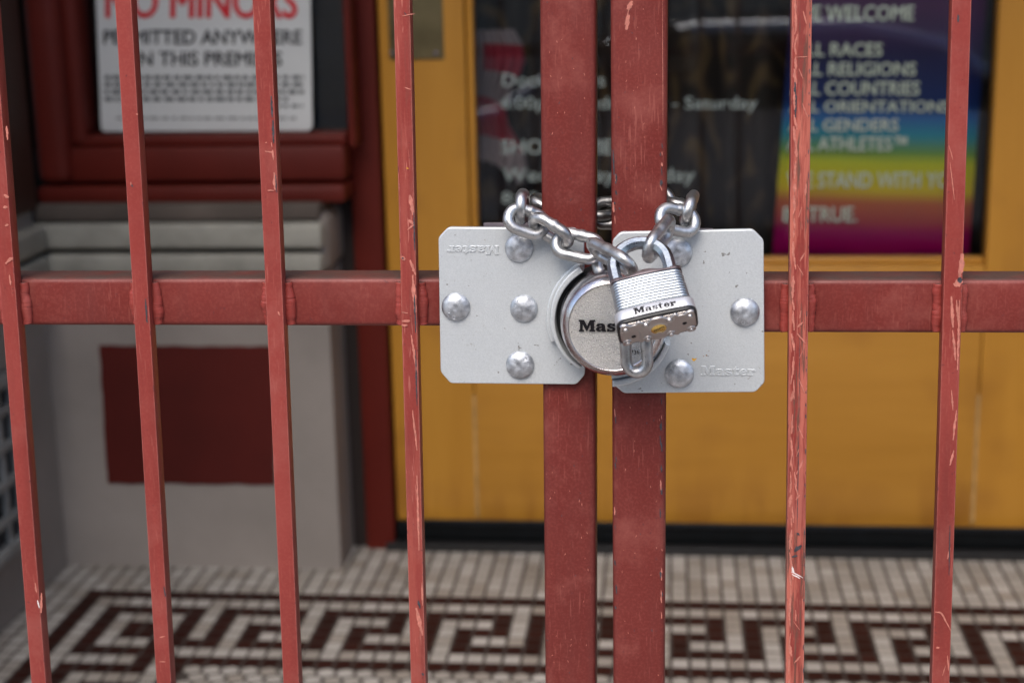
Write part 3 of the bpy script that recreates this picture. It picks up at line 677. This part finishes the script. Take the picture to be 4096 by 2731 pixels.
def plate(g, outline, bolts, ridges, rx, word, flip):
    pts = [pc(x, y) for x, y in outline]
    # round corners slightly
    poly = []
    n = len(pts)
    for i, p in enumerate(pts):
        a, b_ = pts[i-1], pts[(i+1) % n]; ra = (a-p).normalized()*.0022; rb = (b_-p).normalized()*.0022
        for k in range(4):
            s = k/3; v = p+ra*(1-s)**2+rb*s**2; poly.append((v.x, v.z))
    o = shape('hasp_plate', [poly], PT, Matrix.Translation((0, YPL, 0)) @ FRONT, M_plate, g, .0009)
    bm = bmesh.new()
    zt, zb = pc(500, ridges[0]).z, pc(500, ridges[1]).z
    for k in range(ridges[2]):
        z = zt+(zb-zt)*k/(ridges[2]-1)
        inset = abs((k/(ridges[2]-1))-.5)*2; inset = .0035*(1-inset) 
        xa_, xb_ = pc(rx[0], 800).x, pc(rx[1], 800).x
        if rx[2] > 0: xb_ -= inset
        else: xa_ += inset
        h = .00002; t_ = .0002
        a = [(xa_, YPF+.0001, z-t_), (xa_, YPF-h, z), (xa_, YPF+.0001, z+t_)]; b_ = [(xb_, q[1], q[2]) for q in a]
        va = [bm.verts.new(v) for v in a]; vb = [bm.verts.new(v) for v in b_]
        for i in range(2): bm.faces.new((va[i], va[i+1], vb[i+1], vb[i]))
    for s in (-1, 1):
        ks = range(ridges[2]//2+1)
    bmobj('ribbing_shade', bm, M_gshade, o)
    bb = []
    for i, (cx, cy, r) in enumerate(bolts):
        c = pc(cx, cy); R_ = (pc(cx+r, cy)-pc(cx-r, cy)).length/2
        bm = bmesh.new(); prof = []
        prof.append((0, R_*.44))
        for k in range(1, 11):
            a_ = k/10*pi/2; prof.append((R_*sin(a_)**.92, R_*.44*cos(a_)**1.15+.0006*(k < 10)))
        prof.append((R_*.985, -.0006))
        MM = Matrix.Translation((c.x, YPF, c.z)) @ Matrix.Rotation(pi/2, 4, 'X')
        lathe(bm, prof, MM, 40)
        for v in bm.verts:
            d = noise.noise(Vector((v.co.x*260+i*9, v.co.z*260, cx)))*.00035; v.co.y += d if v.co.y < YPF-.0012 else 0
        b_ = bmobj('bolt_head', bm, M_zincdull, o, 1.2); bb.append(b_)
        ang0 = [radians(-90), radians(-100), radians(150), radians(20)][i % 4]
        if i in (1, 2, 3) or not flip:      # cast marks on the domes
            bm = bmesh.new()
            for k in range(3):
                a_ = ang0+(k-1)*.55; rr = R_*.66; p0 = Vector((c.x+rr*cos(a_), YPF-R_*.44*sqrt(max(0, 1-.66**2))-.0008, c.z+rr*sin(a_)))
                ring = [p0+Vector((.0011*cos(t_), 0, .0015*sin(t_))) for t_ in [j/10*2*pi*(.8 if k != 1 else 1) for j in range(10)]]
                tube(bm, ring, .0002, 5, closed=(k == 1))
            bmobj('cast_mark', bm, M_zincdull, b_) if False else bmobj('cast_mark', bm, M_zincdull, o)
    wd, (wx, wy), (ww, wh) = word
    M = Matrix.Translation(pc(wx, wy)) @ FRONT
    if flip: M = M @ Matrix.Rotation(pi, 4, 'Z')
    W_, H_ = (pc(wx+ww, wy)-pc(wx, wy)).length, (pc(wx, wy+wh)-pc(wx, wy)).length
    shape('lettering', wordpolys('Master', W_, H_), .0009, M @ Matrix.Translation((0, 0, -.0003)), M_plate, o, .00022)
    return o
pL = plate(gl, [(88,412),(153,345),(992,352),(1050,418),(1056,1318),(1000,1383),(168,1376),(102,1300)], [(622,482,95),(204,870,94),(653,880,92),(628,1253,94)], (694, 1056, 16), (100, 765, 1), ('Master', (488, 466), (348, 60)), True)
pR = plate(gR, [(1238,432),(1290,378),(2165,358),(2237,430),(2243,1370),(2182,1434),(1312,1441),(1250,1388)], [(1670,512,96),(2112,903,98),(1680,1310,97)], (716, 1098, 16), (1735, 2235, -1), ('Master', (1822, 1322), (362, 62)), False)
for g, r in ((gl, (383, 318, 900, 700)), (gR, (1400, 357, 1900, 700))):
    a = pc(r[0], r[1], YF+.037); b_ = pc(r[2], r[3], YF+.037)
    boxobj('backing_plate', M_darkst, (a.x, b_.x, YF+.0385, YF+.0425, b_.z, a.z), g, .0006)
# rust marks
bm = bmesh.new()
for (x, y, r, mi) in ((1778, 1220, 12, 0), (1768, 1213, 8, 0), (1790, 1212, 6, 0), (1858, 1190, 5, 1), (1840, 1196, 4, 1), (1720, 1232, 3, 1), (1875, 1160, 3, 1)):
    c = pc(x, y, YPF-.00008); n = 9
    vs = [bm.verts.new(c+Vector((cos(k/n*2*pi), 0, sin(k/n*2*pi)*.8))*(r*.0001*random.uniform(.7, 1.2))) for k in range(n)]
    bm.faces.new(vs).material_index = mi
bmobj('rust_mark', bm, [simple('yellow_rust', (.75, .38, .03), .7, 0, .4, 900), simple('brown_rust', (.35, .17, .05), .8)], pR)
# curved shrouds round the puck
CEN = pc(1235, 985, YPF-.016)
def arc(name, g, a0, a1, ri0, ri1, ro0, ro1, h, m, n=36, y0=YPF+.0005, bev=.0012):
    pts_o, pts_i = [], []
    for k in range(n+1):
        s = k/n; a_ = radians(a0+(a1-a0)*s)
        ro = ro0+(ro1-ro0)*s; ri = ri0+(ri1-ri0)*s
        pts_o.append((CEN.x+ro*cos(a_), CEN.z+ro*sin(a_))); pts_i.append((CEN.x+ri*cos(a_), CEN.z+ri*sin(a_)))
    return shape(name, [pts_o+pts_i[::-1]], h, Matrix.Translation((0, y0, 0)) @ FRONT, m, g, bev, 1.0, 3)
K_ = (pc(1335, 985)-pc(1235, 985)).length/100     # metres per crop px on the plate
arc('shroud', pL, 118, 235, 392*K_, 352*K_, 438*K_, 372*K_, .017, M_plate)
arc('shroud_base', pL, 116, 200, 420*K_, 400*K_, 447*K_, 436*K_, .006, M_plate, y0=YPF+.0003)
arc('shroud', pR, -90, -20, 381*K_, 366*K_, 424*K_, 402*K_, .017, M_plate)
arc('inner_guard', pR, -91, -18, 345*K_, 345*K_, 379*K_, 364*K_, .014, M_plate)
arc('gap_shade', pL, 108, 238, 350*K_, 350*K_, 391*K_, 356*K_, .002, M_black, y0=YPF-.0002, bev=.0002)  # thin black sheet stands for the shade in the gap round the puck

# ------------------------------------------------------------------ puck lock
YK = YF-.052
cp = P(1700+1240/1.651, 700+1004/1.651, YK)
pk = empty('puck_lock', (cp.x, YK+.02, cp.z), 'round steel puck lock with pebbled face nested between the two silver plates', 'lock')
MK = Matrix.Translation(cp) @ Matrix.Rotation(pi/2, 4, 'X')
RP = (P(1700+1232/1.651+100, 1300, YK+.012)-P(1700+1232/1.651, 1300, YK+.012)).length/100
RR = 352/1.651*RP
bm = bmesh.new()
lathe(bm, [(RR*.81, -.0012), (RR*.818, .0002), (RR*.832, .0005), (RR*.85, .0), (RR*.92, -.0022), (RR*.972, -.0055), (RR*.994, -.010), (RR, -.015), (RR, -.042), (0, -.042)], MK, 96)
bmobj('bezel', bm, M_chrome, pk, 1.0)
bm = bmesh.new()
rings = []
prof = [(0, -.0004)]+[(RR*.815*k/26, -.0004) for k in range(1, 27)]
lathe(bm, prof, MK, 110)
bmobj('face', bm, M_pebble, pk, 3.0)
W_ = 425*RP/1.651; H_ = 78*RP/1.651
shape('lettering', wordpolys('Master', W_, H_), .0007, Matrix.Translation(P(1700+1016/1.651, 700+1032/1.651, YK)) @ FRONT, M_ink, pk, .00012)
me = textmesh('736', .0042, .0, .00006); me.transform(Matrix.Translation(P(1700+1358/1.651, 700+1184/1.651, YK-.0002)) @ FRONT @ Matrix.Rotation(.05, 4, 'Z'))
link('stamped_number', me, M_ink, pk)

# ------------------------------------------------------------------ laminated padlock
SC = 1.06
Ro = Matrix(((.975, .073, -.211), (.103, .693, .714), (.199, -.718, .668)))
Ro = Ro.to_quaternion().to_matrix()
O = CAM + (Vector((-.0065, .9494, .8813))-CAM)*SC
PB = Matrix.Translation(O) @ Ro.to_4x4() @ Matrix.Scale(SC*.001, 4)      # body frame in mm: x right, y back, z towards shackle
pd = bpy.data.objects.new('padlock', None); COL.objects.link(pd); pd.location = O; pd.empty_display_size = .02
tag(pd, 'laminated silver padlock with brass keyway hanging in front of the puck lock', 'padlock')
Hb, T2, W2 = 35.4, 11.8, 25.0
def rr_outline(w_, t_, rad, bulge=0.0, n=6, notch=None):
    out = []
    for cx, cy, a0 in ((w_-rad, t_-rad, 0), (-w_+rad, t_-rad, 90), (-w_+rad, -t_+rad, 180), (w_-rad, -t_+rad, 270)):
        for k in range(n+1):
            a_ = radians(a0+90*k/n); out.append((cx+rad*cos(a_), cy+rad*sin(a_)))
        if a0 == 90: pass
        if a0 == 180: out += [(-w_*.22, -t_-bulge), (w_*.22, -t_-bulge)]
        if a0 == 0: out += [(w_*.22, t_+bulge), (-w_*.22, t_+bulge)]
    return out
def slab(name, outline, z0, z1, m, parent, bevel, smooth=.6, res=2):
    return shape(name, [outline], z1-z0, PB @ Matrix.Translation((0, 0, z0)), m, parent, bevel, smooth, res)
# stack of laminations as one body mesh
parts = bmesh.new(); z = 9.6; NL = 11; pit = (Hb-2.6-9.6)/NL
for k in range(NL):
    o = slab('tmp', rr_outline(W2-1.3-.9*k/NL, T2-.7, 5.5, .9), z, z+pit*.86, M_lam, None, .5)
    parts.from_mesh(o.data); md = o.data; bpy.data.objects.remove(o); bpy.data.meshes.remove(md); z += pit
o = slab('tmp', rr_outline(W2-2.6, T2-1.5, 5.0, .8), 9, Hb-2, M_lam, None, .2); parts.from_mesh(o.data); md = o.data; bpy.data.objects.remove(o); bpy.data.meshes.remove(md)
me = bpy.data.meshes.new('laminated_body'); parts.to_mesh(me); parts.free(); lam = link('laminated_body', me, M_lam, pd)
# top cap with wavy edge
oc = []
base = rr_outline(W2-2.0, T2-.3, 5.5, .9)
bm = bmesh.new()
dense = []
for i in range(len(base)):
    a, b_ = Vector(base[i]), Vector(base[(i+1) % len(base)]); n = max(1, int((b_-a).length/1.6))
    for k in range(n): dense.append(a.lerp(b_, k/n))
def wave(x): return 1.15*cos(x/(W2*.52)*pi)
lo = [bm.verts.new(PB @ Vector((p.x, p.y, Hb-2.7))) for p in dense]
mid = [bm.verts.new(PB @ Vector((p.x, p.y, Hb-.7+wave(p.x)))) for p in dense]
top = [bm.verts.new(PB @ Vector((p.x*.955, p.y*.91, Hb+.35+wave(p.x)))) for p in dense]
N_ = len(dense)
for A, B in ((lo, mid), (mid, top)):
    for i in range(N_): f = bm.faces.new((A[i], A[(i+1) % N_], B[(i+1) % N_], B[i])); f.smooth = True
cc = [bm.verts.new(PB @ Vector((p.x*.6, p.y*.3, Hb+.5+wave(p.x)*.5))) for p in dense]
for i in range(N_): f = bm.faces.new((top[i], top[(i+1) % N_], cc[(i+1) % N_], cc[i])); f.smooth = True
bm.faces.new(cc)
bmobj('top_plate', bm, M_topst, pd, 1.0)
# band, black trim, bottom plate
bd = slab('band', rr_outline(W2+.2, T2+.5, 6.2, .8), 2.6, 9.7, M_band, pd, .5)
slab('band_edge', rr_outline(W2-.2, T2+.15, 6.0, .8), 9.5, 10.0, M_black, pd, .1)
slab('trim', rr_outline(W2+.35, T2+.65, 6.3, .8), -.2, 2.7, M_black, pd, .7)
FB = PB @ Matrix(((1,0,0,0),(0,0,1,-T2-1.32),(0,1,0,0),(0,0,0,1)))   # front face of band: local x right, y up, z back
FB = PB @ Matrix(((1,0,0,0),(0,0,-1,-T2-1.15),(0,1,0,0),(0,0,0,1)))
Wm, Hm = 26.5, 4.6
wp = wordpolys('Master', Wm, Hm)
lt = shape('lettering', wp, .25, FB @ Matrix.Translation((-Wm*.5+.5, 3.9, 0)), M_ink, pd, .03)
# bottom plate: pressed steel with scallops round the rivets
def scallop(w_, t_):
    pts = []
    for (sgn) in (1, -1):
        xs = [w_-3.2, 7.6, -7.6, -w_+3.2]
        seq = []
        x = w_
        edge = []
        def add(x, y): edge.append((x, y))
        add(w_, 0)
        add(w_, t_-6.6); add(w_-1.0, t_-5.8)
        if True:
            add(w_-.6, t_-1.2) ; add(w_-2.2, t_-.1); add(w_-5.5, t_-.6); add(w_-6.6, t_-2.0)
        add(13.5, t_-2.2); add(12.4, t_-.2)
        add(11.0, t_+.1); add(9.6, t_-1.2); add(8.2, t_-2.2); add(6.0, t_-2.2); add(4.6, t_-1.0); add(3.6, t_+.1)
        half = edge
        pts.append(half)
    out = []
    q1 = pts[0]
    out += q1; out += [(-x, y) for x, y in q1[::-1]]
    out += [(-x, -y) for x, y in q1[1:]]; out += [(x, -y) for x, y in q1[::-1][:-1]]
    return out
bp = slab('bottom_plate', scallop(W2-1.2, T2-.3), -2.0, .5, M_stain, pd, .75, 1.0, 3)
slab('plate_recess', rr_outline(W2-1.5, T2-1.0, 5.0), -.9, .4, M_stain, pd, .3)
RV = [(-20.2, -7.4), (-7.4, -7.9), (7.4, -7.9), (20.2, -7.4), (-20.2, 7.6), (-7.4, 8.2), (7.4, 8.2), (20.2, 7.6)]
for (x, y) in RV:
    bm = bmesh.new(); MM = PB @ Matrix.Translation((x, y, -1.9)) @ Matrix.Rotation(pi, 4, 'X')
    lathe(bm, [(0, 1.9), (.7, 1.85), (1.25, 1.5), (1.6, .9), (1.65, 0), (1.65, -.6)], MM, 20)
    bmobj('rivet', bm, M_stain, bp, 1.0)
    bm = bmesh.new(); sy = -1 if y < 0 else 1
    ring = [PB @ Vector((x+2.9*cos(a_), y+2.6*sin(a_)*1.0, -2.0-.15)) for a_ in [radians(-200+k*220/16)*(1 if sy > 0 else -1) for k in range(17)]]
    tube(bm, ring, [.00075*(.2+.8*sin(pi*min(max(k/16, .03), .97))) for k in range(17)], 8); bmobj('lip', bm, M_stain, bp, 3.0)
for (x, y) in ((-15.8, 2.3), (16.6, -.2)):
    bm = bmesh.new(); lathe(bm, [(0, .12), (1.45, .12), (1.5, 0)], PB @ Matrix.Translation((x, y, -2.0)) @ Matrix.Rotation(pi, 4, 'X'), 20); bmobj('hole', bm, M_ink, bp)
bm = bmesh.new(); lathe(bm, [(5.0, .05), (5.3, .25), (5.9, .22), (6.3, 0)], PB @ Matrix.Translation((0, 0, -2.0)) @ Matrix.Rotation(pi, 4, 'X'), 40); bmobj('collar', bm, M_stain, bp, 1.0)
bm = bmesh.new(); lathe(bm, [(0, .35), (4.4, .3), (4.8, .1), (5.0, 0)], PB @ Matrix.Translation((.3, .2, -2.0)) @ Matrix.Rotation(pi, 4, 'X'), 40); kw = bmobj('keyway', bm, M_brass, bp, 1.0)
shape('key_slot', [[(-3.4, .5), (-1.8, -.2), (-.5, -.7), (.6, -1.5), (1.1, -1.2), (2.0, -1.9), (3.6, -1.9), (3.7, -1.5), (2.1, -1.3), (1.1, -.7), (.2, -.6), (-.8, .1), (-1.8, .35), (-3.1, 1.0)]], .2, PB @ Matrix.Translation((.2, -.2, -2.5)), M_ink, kw, .02)
shape('keyway_step', [[(1.2, 4.9), (1.6, 3.4), (-1.2, 3.0), (-2.2, 4.2), (-1.0, 5.0)]], .2, PB @ Matrix.Translation((.2, 0, -2.45)), M_stain, kw, .02)
me = textmesh('PATENTED', 1.9, .02, .06); me.transform(PB @ Matrix.Translation((-11.2, 7.0, -2.05)) @ Matrix.Rotation(pi, 4, 'X') @ Matrix.Rotation(pi/2, 4, 'Z')); link('stamping', me, M_stain, bp)
# shackle (octagonal bar)
pts = []; sx = 17.4; zs0 = Hb-4; zc = Hb+13.2
for k in range(4): pts.append(Vector((-sx-.9, 0, zs0+(zc-zs0)*k/4)))
for k in range(25):
    a_ = pi-pi*k/24; pts.append(Vector((sx*cos(a_)-.9, 0, zc+sx*1.0*sin(a_))))
for k in range(4): pts.append(Vector((sx-.9, 0, zc-(zc-zs0)*(k+1)/4)))
bm = bmesh.new(); tube(bm, pts, 4.35, 8, up=Vector((0, 1, 0)), flat=True, rot=pi/8)
bmesh.ops.bevel(bm, geom=[e for e in bm.edges if len(e.link_faces) == 2 and e.calc_face_angle(0) > .6], offset=.45, segments=2, affect='EDGES')
bm.transform(PB); bmobj('shackle', bm, M_cast, pd, .5)

# ------------------------------------------------------------------ chain
chn = empty('chain', pc(700, 300, YF-.02), 'heavy galvanised steel chain looped round both gate posts', 'chain')
def clink(c, ax, wv, half=14.0, hw=7.9, rod=4.1, weld_=True, mk=True):
    """c centre, ax long axis, wv width direction; millimetres"""
    ax = ax.normalized(); wv = (wv-ax*wv.dot(ax)).normalized()
    a = half-hw; pts = []
    n = 14
    for k in range(n+1): t_ = -pi/2+pi*k/n; pts.append((a+hw*cos(t_), hw*sin(t_)))
    for k in range(1, 8): pts.append((a-2*a*k/8, hw))
    for k in range(n+1): t_ = pi/2+pi*k/n; pts.append((-a+hw*cos(t_), hw*sin(t_)))
    for k in range(1, 8): pts.append((-a+2*a*k/8, -hw))
    V = [c+ax*(x*.001)+wv*(y*.001) for x, y in pts]
    rad = []
    for (x, y) in pts:
        r = rod*(1+.02*random.uniform(-1, 1))
        if weld_ and y > hw*.99 and abs(x-1.0) < 1.3: r = rod*1.13
        rad.append(r*.001)
    bm = bmesh.new(); tube(bm, V, rad, 20, closed=True)
    if mk:      # small oval stamp with two dots on the bend
        nn = ax.cross(wv).normalized()
        if nn.y > 0: nn = -nn
        for s in (-1, 1):
            p0 = c+ax*((a+hw*.75)*.001)+wv*(-hw*.70*.001)+(ax+wv).normalized()*(s*.0011)+nn*(rod*.00097)
            bmesh.ops.create_icosphere(bm, subdivisions=1, radius=.0005, matrix=Matrix.Translation(p0))
    return bmobj('link', bm, M_zinc, chn, 3.0)
def V3(dx, dy, dz): return Vector((dx, dy, dz))
YCH = YF-.022
def d2(p, q, Y0, Y1):   # axis direction between two crop px points with own depths
    A = P(1700+p[0]/1.651, 700+p[1]/1.651, Y0); B = P(1700+q[0]/1.651, 700+q[1]/1.651, Y1); return A, B
def lk(p, q, Y0, Y1, wv, **kw):
    A, B = d2(p, q, Y0, Y1); L_ = (B-A).length*1000/2
    kw.setdefault('half', min(17.5, max(13.5, L_)))
    return clink((A+B)/2, B-A, wv, **kw)
LINKS = [
 # p, q = the two bends' centre lines in close-up px, with depths; then width direction
 ((628, 214), (656, 207), YF-.022, YF+.018, V3(.05, .15, 1), {'hw': 8.8}),             # end-on link left of post
 ((560, 268), (780, 345), YF-.022, YF-.018, V3(-.25, .35, 1), {}),          # face-on, left
 ((718, 300), (945, 440), YF-.020, YF-.026, V3(.35, -.75, .6), {}),           # slanting edge-on
 ((868, 438), (1150, 500), YF-.023, YF-.030, V3(.15, .45, 1), {'half': 16}),            # face-on, centre left
 ((1085, 462), (1390, 622), YF-.044, YF-.080, V3(.2, -.9, .38), {'half': 20.5}),    # long slanting one into the shackle
 ((735, 178), (930, 205), YF+.030, YF+.047, V3(0, 1, .15), {}),             # behind left post
 ((850, 205), (1060, 240), YF+.048, YF+.050, V3(0, .3, 1), {}),
 ((1000, 240), (1200, 255), YF+.050, YF+.050, V3(0, 1, .1), {}),
 ((1110, 252), (1345, 250), YF+.050, YF+.050, V3(0, .25, 1), {'hw': 8.6}),
 ((1290, 240), (1480, 200), YF+.050, YF+.048, V3(0, 1, .1), {}),
 ((1430, 200), (1590, 170), YF+.048, YF+.040, V3(0, .3, 1), {}),
 ((1560, 160), (1720, 205), YF+.036, YF+.020, V3(0, 1, -.1), {}),
 ((1760, 190), (1730, 250), YF+.020, YF-.016, V3(.3, 0, 1), {}),            # end-on link right of post
 ((1560, 275), (1775, 320), YF-.022, YF-.014, V3(-.2, .4, 1), {}),          # face-on, right
 ((1640, 300), (1445, 545), YF-.030, YF-.072, V3(-.3, -.95, .1), {'half': 18.5}),  # slanting down to the shackle
 ((1170, 560), (1330, 700), YF-.022, YF-.030, V3(.6, .5, .6), {}),          # spare end going down
 ((1385, 960), (1402, 1285), YF-.066, YF-.066, V3(1, -.15, .05), {'half': 19.5, 'hw': 7.4, 'mk': False}),
]
for p, q_, Y0, Y1, wv, kw in LINKS: lk(p, q_, Y0, Y1, wv, **kw)

# ------------------------------------------------------------------ street side: what the door glass and the steel reflect
car = empty('parked_car', (.9, -3.6, -.62), 'dark grey car parked at the kerb, mirrored faintly in the door glass', 'car')
prof = [(-2.2,.30),(-2.2,.62),(-2.05,.78),(-1.2,.90),(-.55,1.32),(-.1,1.42),(.75,1.42),(1.35,1.30),(1.85,.98),(2.15,.92),(2.2,.6),(2.2,.30),(1.75,.24),(1.7,.45),(1.45,.6),(1.2,.45),(1.15,.22),(-1.05,.22),(-1.1,.45),(-1.35,.6),(-1.6,.45),(-1.65,.24)]
MC = Matrix(((-1,0,0,.9),(0,0,1,-4.45),(0,1,0,-.62),(0,0,0,1)))
shape('body', [prof], 1.7, MC, simple('car_paint', (.50, .52, .60), .12, .85, .02, 3), car, .10, 1.0, 4)
gwin = [(-1.0,.93),(-.5,1.26),(-.1,1.35),(.7,1.35),(1.2,1.24),(1.55,.97)]
shape('window', [gwin], .02, Matrix(((-1,0,0,.9),(0,0,1,-2.755),(0,1,0,-.62),(0,0,0,1))), simple('car_glass', (.01, .012, .015), .03), car, .004)
for x in (-1.35, 1.45):
    whl = bmesh.new(); lathe(whl, [(0, .02), (.18, .03), (.2, .0)], Matrix.Translation((.9-x, -2.76, -.30)) @ Matrix.Rotation(-pi/2, 4, 'X'), 28)
    lathe(whl, [(.2, .0), (.3, .02), (.32, -.03), (.32, -.18), (0, -.18)], Matrix.Translation((.9-x, -2.76, -.30)) @ Matrix.Rotation(-pi/2, 4, 'X'), 28, 1)
    bmobj('wheel', whl, [simple('rim', (.5, .5, .5), .3, .9), M_black], car)
opp = empty('street_building', (0, -14, 0), 'pale building across the street, seen only in reflections', 'building')
boxobj('wall', simple('pale_stucco', (.55, .50, .44), .9, 0, .1, 2), (-16, 16, -18, -12.6, -.5, 7.5), opp)
for i in range(10):
    for zz in (.8, 4.2):
        boxobj('window', simple('far_glass', (.04, .05, .06), .1), (-15+i*3.1, -13.4+i*3.1, -12.62, -12.57, zz, zz+1.8), opp)
